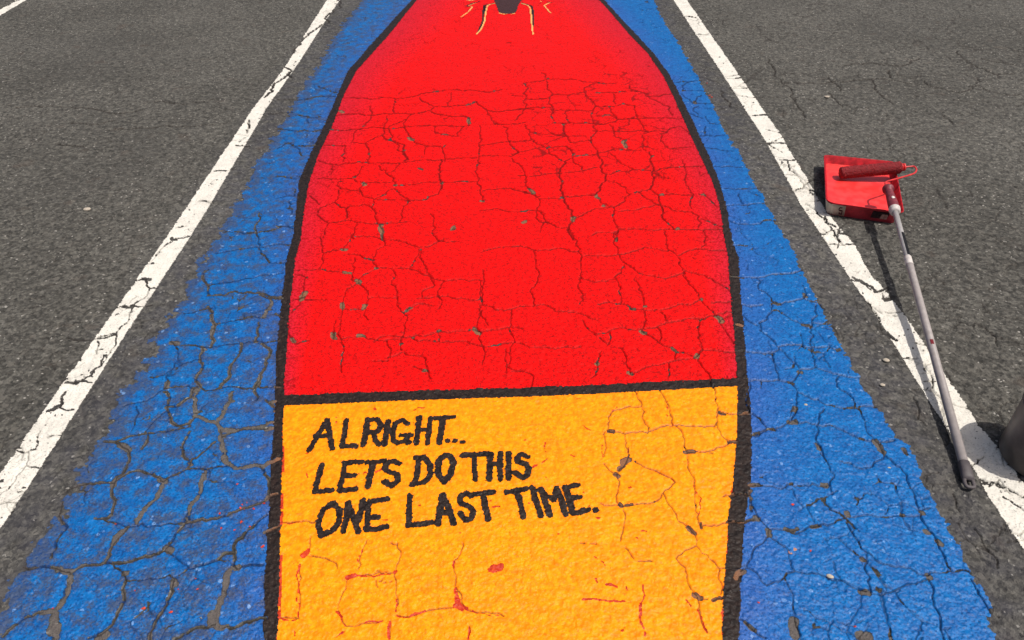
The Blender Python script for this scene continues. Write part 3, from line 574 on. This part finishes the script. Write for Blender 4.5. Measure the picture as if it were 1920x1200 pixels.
for body, w in (("545,90 530,200 525,330 450,500", 16), ("540,95 600,78 700,55", 16), ("545,100 560,170", 26), ("1250,90 1270,150 1278,300 1280,400", 15), ("1100,50 1190,75 1260,95", 14), ("250,100 400,45 480,35", 12), ("1560,50 1480,35", 11), ("285,100 340,105",12)):
    P = np.array([[float(v) for v in q.split(',')] for q in body.split()]); P = g(840 + P[:, 0] / 8, P[:, 1] / 8)
    F = np.full(X.shape, -.03); stroke(F, P, w / 2000)
    sheet('dark_stroke', F + .3 * rag * (F > -.02), HP, .0030, M_BLK, mural)
# stray drops of red paint on the blue and the asphalt
SP = [(480, 897), (444, 909), (484, 911), (470, 917), (454, 947), (450, 953), (458, 956), (413, 963), (453, 981), (469, 989), (440, 996), (415, 992), (492, 1027), (254, 1108), (372, 1105), (268, 1142), (320, 1150), (366, 1085), (100, 1142),
      (1519, 1034), (1601, 1176), (1421, 1132), (1326, 155), (1331, 178), (1334, 181), (497, 945), (476, 955), (463, 943), (217, 985), (1486, 948), (334, 1107)]
for x, y in SP:
    F = np.full(X.shape, -.03)
    P = g(np.array([x, x + rnd.uniform(-2, 3)]), np.array([y, y + rnd.uniform(-2, 2)])); stroke(F, P, rnd.uniform(.0014, .0032) * (2.5 if y < 300 else 1))
    if (F > 0).sum() > 2: sheet('paint_drop', F, HP, .0026, M_UND, mural)

# white parking lines
wear = np.clip(vnoise(X, Y, .010, 91) * .6 + vnoise(X, Y, .005, 92) * .45 + .25 * n30 - .66, 0, 1) * .05
def line(txt, label, rg=1.0):
    F = LSD[txt]
    m = np.minimum(F + rag * rg, .004 - wear)
    m = np.minimum(m, np.where(n90 > -.1, -hair + .0004, .01))
    o = sheet('parking_line', m, HP, .0013, M_WHI, None, {'crack_shade': crack_shade}, np.where(thinonly > -.05, barev, barew)); tag(o, label, 'road marking', 'white lines marking the parking bays')
line(0, 'cracked white painted line running along the left side of the mural')
line(1, 'cracked white painted line on the right of the mural, under the extension pole')
line(2, 'short stretch of white line in the far top-left corner', .5)

# ---------------------------------------------------------------- mesh helpers for the tools
def mobj(name, bm, mat, parent=None, smooth=True, bevel=0):
    bmesh.ops.recalc_face_normals(bm, faces=bm.faces)
    me = bpy.data.meshes.new(name); bm.to_mesh(me); bm.free(); me.materials.append(mat)
    for p in me.polygons: p.use_smooth = smooth
    o = bpy.data.objects.new(name, me); COL.objects.link(o)
    if parent: o.parent = parent; o.matrix_parent_inverse = Vector(parent.location).to_track_quat('Z', 'Y').to_matrix().to_4x4() if False else __import__('mathutils').Matrix.Translation(-parent.location)
    if bevel:
        md = o.modifiers.new('b', 'BEVEL'); md.width = bevel; md.segments = 3; md.limit_method = 'ANGLE'; md.angle_limit = R(35)
    return o
def ring(bm, c, ax, r, n=24, rx=None):
    ax = ax.normalized(); u = ax.cross(Vector((0, 0, 1)));
    if u.length < 1e-3: u = Vector((1, 0, 0))
    u.normalize(); v = ax.cross(u).normalized()
    return [bm.verts.new(c + u * (rx or r) * math.cos(2 * math.pi * k / n) + v * r * math.sin(2 * math.pi * k / n)) for k in range(n)]
def loft(bm, rings, cap=True):
    for a, b in zip(rings[:-1], rings[1:]):
        n = len(a)
        for k in range(n): bm.faces.new((a[k], a[(k + 1) % n], b[(k + 1) % n], b[k]))
    if cap: bm.faces.new(rings[0][::-1]); bm.faces.new(rings[-1])
def tube(bm, pts, r, n=14):
    rs = []
    for i, p in enumerate(pts):
        a = (pts[min(i + 1, len(pts) - 1)] - pts[max(i - 1, 0)])
        rs.append(ring(bm, p, a, r if not isinstance(r, (list, tuple)) else r[i], n))
    loft(bm, rs)
def smoothpath(P, k=6):
    out = []
    for i in range(len(P) - 1):
        p0 = P[max(i - 1, 0)]; p1 = P[i]; p2 = P[i + 1]; p3 = P[min(i + 2, len(P) - 1)]
        for j in range(k):
            t = j / k
            out.append(.5 * ((2 * p1) + (p2 - p0) * t + (2 * p0 - 5 * p1 + 4 * p2 - p3) * t * t + (3 * p1 - p0 - 3 * p2 + p3) * t ** 3))
    return out + [P[-1]]
def simple(name, col, rough=.5, spec=.5, var=.25, sc=60, metal=0, bd=.0004):
    t = NT(name)
    c = t.mix(t.ramp(t.noise(sc, 4, .6), .35, .68), tuple(v * (1 - var) for v in col), tuple(min(v * (1 + var), .95) for v in col))
    t.bump(t.noise(sc * 5, 3, .6), bd, .6)
    return t.done(c, rough, spec, metal)
t = NT('wet_red_paint')
c = t.mix(t.ramp(t.noise(25, 3), .4, .6), (.78, .030, .028), (.86, .055, .05))
mp = t.n.new('ShaderNodeMapping'); mp.inputs['Scale'].default_value = (14, 160, 14); mp.inputs['Rotation'].default_value = (0, 0, .1); t.link(t.co, mp.inputs[0])
ns = t.n.new('ShaderNodeTexNoise'); ns.inputs['Scale'].default_value = 1.6; ns.inputs['Detail'].default_value = 3; t.link(mp.outputs[0], ns.inputs[0])
c = t.mix(t.ramp(ns.outputs['Fac'], .58, .72, 0, .5), c, (.55, .018, .02))
t.bump(ns.outputs['Fac'], .0015, .5)
M_TRAYFLOOR = t.done(c, .30, .5)
M_TRAY = simple('paint_covered_plastic', (.40, .010, .018), .6, .2, .35, 40)
M_TRAYSIDE = simple('red_stained_plastic', (.62, .05, .07), .5, .4, .3, 25)
M_LABEL = simple('label_paper', (.84, .78, .70), .6, .4, .06, 60)
M_INK = simple('brown_ink', (.10, .02, .02), .6, .3)
M_STAIN = simple('grey_smear', (.085, .045, .042), .95, .05, .3, 90)
M_WIRE = simple('paint_covered_wire', (.62, .030, .030), .4, .5, .25, 80)
M_GRIP = simple('maroon_grip', (.19, .032, .042), .5, .4, .35, 70)
M_TUBE = simple('grey_coated_tube', (.37, .345, .335), .45, .45, .10, 45)
M_TUBE2 = simple('grey_painted_tube', (.33, .29, .275), .5, .4, .12, 45)
M_COLLAR = simple('off_white_plastic', (.60, .54, .50), .5, .4, .15, 60)
M_ENDGRIP = simple('dark_grey_plastic', (.085, .072, .074), .55, .35, .12, 60)
M_BLACKLAB = simple('black_sticker', (.025, .024, .026), .5, .4, .2)
M_SPOT = simple('red_spot', (.30, .03, .04), .5)
M_BUCKET = simple('dark_bucket_plastic', (.12, .100, .086), .42, .4, .5, 9)
M_PEB = simple('pebble_stone', (.42, .36, .29), .8, .2, .2, 200)
M_LEAF = simple('dry_leaf', (.42, .20, .13), .8, .2, .2, 200)
def nap():
    t = NT('roller_nap')
    n = t.noise(330, 3, .7)
    c = t.mix(t.ramp(n, .38, .68), (.13, .006, .009), (.46, .018, .024))
    t.bump(t.math('ADD', n, t.vor(300, 'Distance')), .003, 1)
    return t.done(c, .55, .4)
M_NAP = nap()

# ---------------------------------------------------------------- paint tray
RZ = .068
FL, FR, NR, NL = g3(1545, 290, RZ), g3(1677, 303, RZ), g3(1695, 399, RZ), g3(1549, 379, RZ)
tc = (FL + FR + NR + NL) / 4; tc.z = 0
tray = bpy.data.objects.new('paint_tray', None); COL.objects.link(tray); tray.location = tc
tag(tray, 'shallow red paint tray on the asphalt beside the right white line', 'paint tray')
def outline(inset, z, rad, n=7):
    """rounded four-cornered outline, inset towards the middle"""
    C = []
    for p in (FL, FR, NR, NL):
        d = Vector((tc.x - p.x, tc.y - p.y, 0)); C.append(Vector((p.x, p.y, z)))
    out = []
    # move each side inwards
    sides = []
    for i in range(4):
        a, b = C[i], C[(i + 1) % 4]; e = (b - a).normalized(); nrm = Vector((e.y, -e.x, 0))
        sides.append((a + nrm * inset, e))
    Q = []
    for i in range(4):
        (p, e), (q, f) = sides[i - 1], sides[i]
        den = e.x * f.y - e.y * f.x; tt = ((q.x - p.x) * f.y - (q.y - p.y) * f.x) / den
        Q.append(p + e * tt)
    for i in range(4):
        p = Q[i]; a = (Q[i - 1] - p).normalized(); b = (Q[(i + 1) % 4] - p).normalized()
        rr = rad * (1.9 if i == 3 else 1)
        A = p + a * rr; B = p + b * rr
        for k in range(n):
            s = k / (n - 1); out.append(A * (1 - s) ** 2 + p * 2 * s * (1 - s) + B * s * s)
    return out
bm = bmesh.new()
prof = [(.022, .001, .018), (.017, .004, .02), (.004, RZ - .004, .022), (-.001, RZ - .003, .024), (-.0015, RZ, .024), (.001, RZ + .0012, .023), (.0035, RZ - .001, .022), (.0155, .036, .02), (.019, .0315, .018)]
loft(bm, [[bm.verts.new(v) for v in outline(a, z, r)] for a, z, r in prof])
body = mobj('tray_body', bm, M_TRAY, tray)
body.data.materials.append(M_TRAYSIDE)
for p in body.data.polygons:
    if p.index // 28 < 2: p.material_index = 1
bm = bmesh.new()
o1 = outline(.0165, .0340, .019); 
vs = [bm.verts.new(v) for v in o1]; ctr = bm.verts.new((tc.x, tc.y, .0325))
for k in range(len(vs)): bm.faces.new((vs[k], vs[(k + 1) % len(vs)], ctr))
bmesh.ops.subdivide_edges(bm, edges=bm.edges, cuts=3, use_grid_fill=True)
wetp = mobj('wet_paint', bm, M_TRAYFLOOR, tray)
# sticker wrapping the near-left corner, a smear further along the near wall
def wallstrip(name, k0, k1, z0, z1, mat, parent, off=.0018, flip=False):
    bm = bmesh.new()
    a = outline(.0170 - off - (z0 - .004) / (RZ - .008) * .013, z0, .02, 7); b = outline(.0170 - off - (z1 - .004) / (RZ - .008) * .013, z1, .0215, 7)
    m = len(a); lo_, hi = [], []
    def at(o, t): i = int(math.floor(t)) % m; f = t - math.floor(t); return o[i].lerp(o[(i + 1) % m], f)
    N = 14
    for i in range(N + 1):
        tt = k0 + (k1 - k0) * i / N
        lo_.append(bm.verts.new(at(a, tt))); hi.append(bm.verts.new(at(b, tt)))
    for i in range(N): bm.faces.new((lo_[i], lo_[i + 1], hi[i + 1], hi[i]))
    bmesh.ops.solidify(bm, geom=bm.faces, thickness=-.0006)
    return mobj(name, bm, mat, parent)
# outline order: FL 0-6, FR 7-13, NR 14-20, NL 21-27 ; near side runs 20 -> 21
lab = wallstrip('sticker', 20.84, 27.6, .007, RZ - .008, M_LABEL, tray)
sm = wallstrip('paint_smear', 20.10, 20.38, .020, RZ - .012, M_STAIN, tray, .0018)
def ink(t0, t1, z0, z1): return wallstrip('printed_mark', t0, t1, z0, z1, M_INK, lab, .0034)
for t0, t1, z0, z1 in ((20.880, 20.945, .014, .020), (20.880, 20.897, .020, .031), (20.925, 20.945, .020, .026), (20.880, 20.945, .031, .037), (20.930, 20.947, .037, .048), (20.895, 20.935, .046, .052)):
    q = ink(t0, t1, z0, z1); q.matrix_parent_inverse.identity()

# ---------------------------------------------------------------- roller on its extension pole
roller = bpy.data.objects.new('paint_roller', None); COL.objects.link(roller)
tag(roller, 'red-soaked paint roller on a long grey pole, resting in the tray', 'paint roller')
A = g3(1575, 324.5, .062); B = g3(1689, 314, .098)
roller.location = (A.x, A.y, 0)
ax = (B - A).normalized()
bm = bmesh.new(); rs = []
r0 = .0262; rr = random.Random(5)
NS, NR_ = 150, 72
for i in range(NS + 1):
    s = i / NS; d = min(s, 1 - s) * (B - A).length
    r = r0 - .005 * max(0, 1 - d / .006) ** 2
    rs.append(ring(bm, A.lerp(B, s), ax, r, NR_))
for rg_ in rs:
    for v in rg_:
        c0 = A + ax * (v.co - A).dot(ax); v.co = c0 + (v.co - c0) * (1 + rr.gauss(0, .042)) + ax * rr.gauss(0, .0004)
loft(bm, rs); mobj('roller_sleeve', bm, M_NAP, roller)
bm = bmesh.new()
P0 = B + ax * .0005
loft(bm, [ring(bm, P0 + ax * d, ax, r) for d, r in ((0, .019), (.004, .019), (.0045, .012), (.008, .012), (.0085, .0165), (.013, .0175), (.0165, .0165), (.018, .010))])
mobj('end_cap', bm, M_WIRE, roller)
W0 = P0 + ax * .012
W1 = g3(1712, 312, .103); W2 = g3(1718, 320, .110); W3 = g3(1703, 329, .118); W4 = g3(1664, 340, .128); W5 = g3(1660, 344, .128); W6 = g3(1663, 353, .126)
bm = bmesh.new(); tube(bm, smoothpath([W0, W1, g3(1717, 315, .105), W2, g3(1714, 325, .113), W3, g3(1680, 335.5, .125), W4, W5, W6], 5), .0038, 12)
mobj('wire_frame', bm, M_WIRE, roller)
T = g3(1664.5, 352, .127); T2 = g3(1677, 392, .118)
E_ = g3(1819, 913, .0165)
d = (E_ - T2).normalized()
# grip
hd = (T2 - T); hl = hd.length; hd.normalize()
bm = bmesh.new()
loft(bm, [ring(bm, T + hd * s * hl, hd, r) for s, r in ((-.03, .008), (0, .019), (.03, .0225), (.10, .0225), (.13, .015), (.35, .0165), (.7, .0195), (.95, .0205), (1.0, .019))])
grip = mobj('roller_handle', bm, M_GRIP, roller)
bm = bmesh.new(); m_ = T + hd * hl * .62 + Vector((-.003, -.006, .0185)); 
rg1 = ring(bm, m_, Vector((0.1, -.35, 1)), .0075, 18); 
for v in rg1: v.co = m_ + (v.co - m_)
loft(bm, [rg1, ring(bm, m_ + Vector((.0001, -.0006, .0018)), Vector((0.1, -.35, 1)), .0068, 18)]); mobj('round_badge', bm, M_COLLAR, grip).matrix_parent_inverse.identity()
bm = bmesh.new(); loft(bm, [ring(bm, T2 + d * s, d, r) for s, r in ((-.004, .015), (-.003, .0215), (.007, .0215), (.009, .019), (.012, .0185), (.013, .0205), (.022, .0195), (.024, .012))])
mobj('collar', bm, M_COLLAR, roller)
LT = (E_ - T2).length
bm = bmesh.new(); S1 = .235
J = T2 + d * .445
def pole_at(px, py):      # point of the pole seen at this height of the photograph
    best = min(range(0, 1001), key=lambda k: abs(600 - FPX * (((T2 + (E_ - T2) * k / 1000).y * math.sin(PITCH) + ((T2 + (E_ - T2) * k / 1000).z - CH) * math.cos(PITCH)) / ((T2 + (E_ - T2) * k / 1000).y * math.cos(PITCH) - ((T2 + (E_ - T2) * k / 1000).z - CH) * math.sin(PITCH))) - py))
    return best / 1000 * LT
sJ = pole_at(0, 497); sL0 = pole_at(0, 439); sL1 = pole_at(0, 481); sE = pole_at(0, 868); sS = pole_at(0, 645)
bm = bmesh.new(); loft(bm, [ring(bm, T2 + d * s, d, .0108) for s in (.02, sJ)]); inner = mobj('inner_tube', bm, M_TUBE, roller)
IM = __import__('mathutils').Matrix.Translation(-roller.location)
def halfwrap(name, s0, s1, r, a0, a1, mat, parent):
    bm = bmesh.new(); u = d.cross(Vector((0, 0, 1))).normalized(); v = u.cross(d).normalized()
    L0, L1 = [], []
    for k in range(13):
        a = a0 + (a1 - a0) * k / 12; o = u * math.cos(a) * r + v * math.sin(a) * r
        L0.append(bm.verts.new(T2 + d * s0 + o)); L1.append(bm.verts.new(T2 + d * s1 + o))
    for k in range(12): bm.faces.new((L0[k], L0[k + 1], L1[k + 1], L1[k]))
    bmesh.ops.solidify(bm, geom=bm.faces, thickness=.0005)
    o = mobj(name, bm, mat, parent); o.matrix_parent_inverse.identity(); return o
SW = 1
halfwrap('black_sticker', sL0, sL1, .0114, R(75), R(200), M_BLACKLAB, inner)
bm = bmesh.new(); loft(bm, [ring(bm, T2 + d * s, d, r) for s, r in ((sL1 + .004, .0112), (sL1 + .006, .0128), (sJ - .002, .0132), (sJ + .001, .0118))]); mobj('locking_sleeve', bm, M_COLLAR, roller)
bm = bmesh.new(); loft(bm, [ring(bm, T2 + d * s, d, r) for s, r in ((sJ, .0112), (sJ + .001, .0130), (sJ + .02, .0132), (sJ + .03, .0124), (sE + .003, .0126))]); outer = mobj('outer_tube', bm, M_TUBE2, roller)
halfwrap('red_spot', sS - .010, sS + .012, .0130, R(60), R(105), M_SPOT, outer)
# end grip: a sleeve that flattens into a hanging loop
u = d.cross(Vector((0, 0, 1))).normalized(); v = u.cross(d).normalized()
bm = bmesh.new(); e0 = T2 + d * sE
def flat(s, w, h, n=28): return [bm.verts.new(e0 + d * s + u * w * math.copysign(abs(math.cos(2 * math.pi * k / n)) ** .8, math.cos(2 * math.pi * k / n)) + v * h * math.copysign(abs(math.sin(2 * math.pi * k / n)) ** .8, math.sin(2 * math.pi * k / n))) for k in range(n)]
GL = LT - sE
loft(bm, [flat(s, w, h) for s, w, h in ((-.001, .0132, .0132), (0, .0142, .0142), (GL * .30, .0146, .0142), (GL * .60, .0158, .0120), (GL * .72, .0160, .0075))])
mobj('end_grip', bm, M_ENDGRIP, roller)
bm = bmesh.new(); lc = e0 + d * (GL * .84)
pts = []
for k in range(40):
    a = 2 * math.pi * k / 40; ca, sa = math.cos(a), math.sin(a)
    pts.append(lc + d * (GL * .175) * math.copysign(abs(ca) ** .6, ca) + u * .0112 * math.copysign(abs(sa) ** .6, sa))
rs = []
for i in range(40):
    a_ = pts[(i + 1) % 40] - pts[i - 1]; rs.append(ring(bm, pts[i], a_, .0052, 12))
loft(bm, rs + [rs[0]], cap=False)
mobj('hanging_loop', bm, M_ENDGRIP, roller)

# ---------------------------------------------------------------- bucket at the right edge
bc = Vector((1.490, 1.402, 0))
bucket = bpy.data.objects.new('bucket', None); COL.objects.link(bucket); bucket.location = bc
tag(bucket, 'dark grey plastic bucket standing across the right white line near the end of the pole', 'bucket')
bm = bmesh.new(); Z = Vector((0, 0, 1))
pr = ((.000, .096), (.002, .103), (.008, .106), (.100, .1075), (.178, .109), (.180, .1115), (.186, .112), (.189, .1095), (.204, .1105), (.207, .1135), (.210, .1135), (.212, .1105), (.210, .108), (.150, .105), (.012, .103), (.008, .090))
loft(bm, [ring(bm, bc + Z * (z + .003), Z, r, 72) for z, r in pr]); mobj('bucket_body', bm, M_BUCKET, bucket)
# ---------------------------------------------------------------- pebbles and litter
def pebble(x, y, r, label, name='pebble', mat=M_PEB, flat_=.5, ang=0, el=1.3, cat='pebble'):
    p = g(x, y); bm = bmesh.new(); bmesh.ops.create_icosphere(bm, subdivisions=3, radius=1)
    q = random.Random(int(x * 7 + y))
    f = [(Vector((q.gauss(0, 1), q.gauss(0, 1), q.gauss(0, 1))).normalized(), q.uniform(.0, .22)) for _ in range(6)]
    for v in bm.verts:
        k = 1 - sum(max(0, v.co.dot(n) - .5) * a for n, a in f); c = v.co * k
        xx, yy = c.x * r * el, c.y * r
        v.co = Vector((xx * math.cos(ang) - yy * math.sin(ang), xx * math.sin(ang) + yy * math.cos(ang), c.z * r * flat_))
    o = mobj(name, bm, mat); o.location = (p[0], p[1], .0015 + r * flat_ * .6); tag(o, label, cat, 'pebbles and bits lying about' if cat == 'pebble' else None)
pebble(1661, 677, .0085, 'pale flat pebble on the asphalt between blue paint and right line, the larger of two')
pebble(1654, 723, .0065, 'small tan pebble on the asphalt right of the blue paint, nearer of two')
pebble(1510.5, 760, .0045, 'tiny pale pink pebble on the blue paint beside the yellow panel')
pebble(1555, 1082, .0060, 'grey chip lying in a crack of the right blue area', ang=-.3, el=1.6)
pebble(1486, 1034, .0080, 'small pinkish dry leaf on the blue paint at the right', 'dry_leaf', M_LEAF, .16, .55, 2.0, 'leaf')
pebble(164, 394, .013, 'light round pebble alone on the far left asphalt')
pebble(1667, 879, .0045, 'tiny pink pebble near the outer edge of the right blue area')
pebble(1550, 183, .012, 'small white pebble on the far right asphalt above the tray')
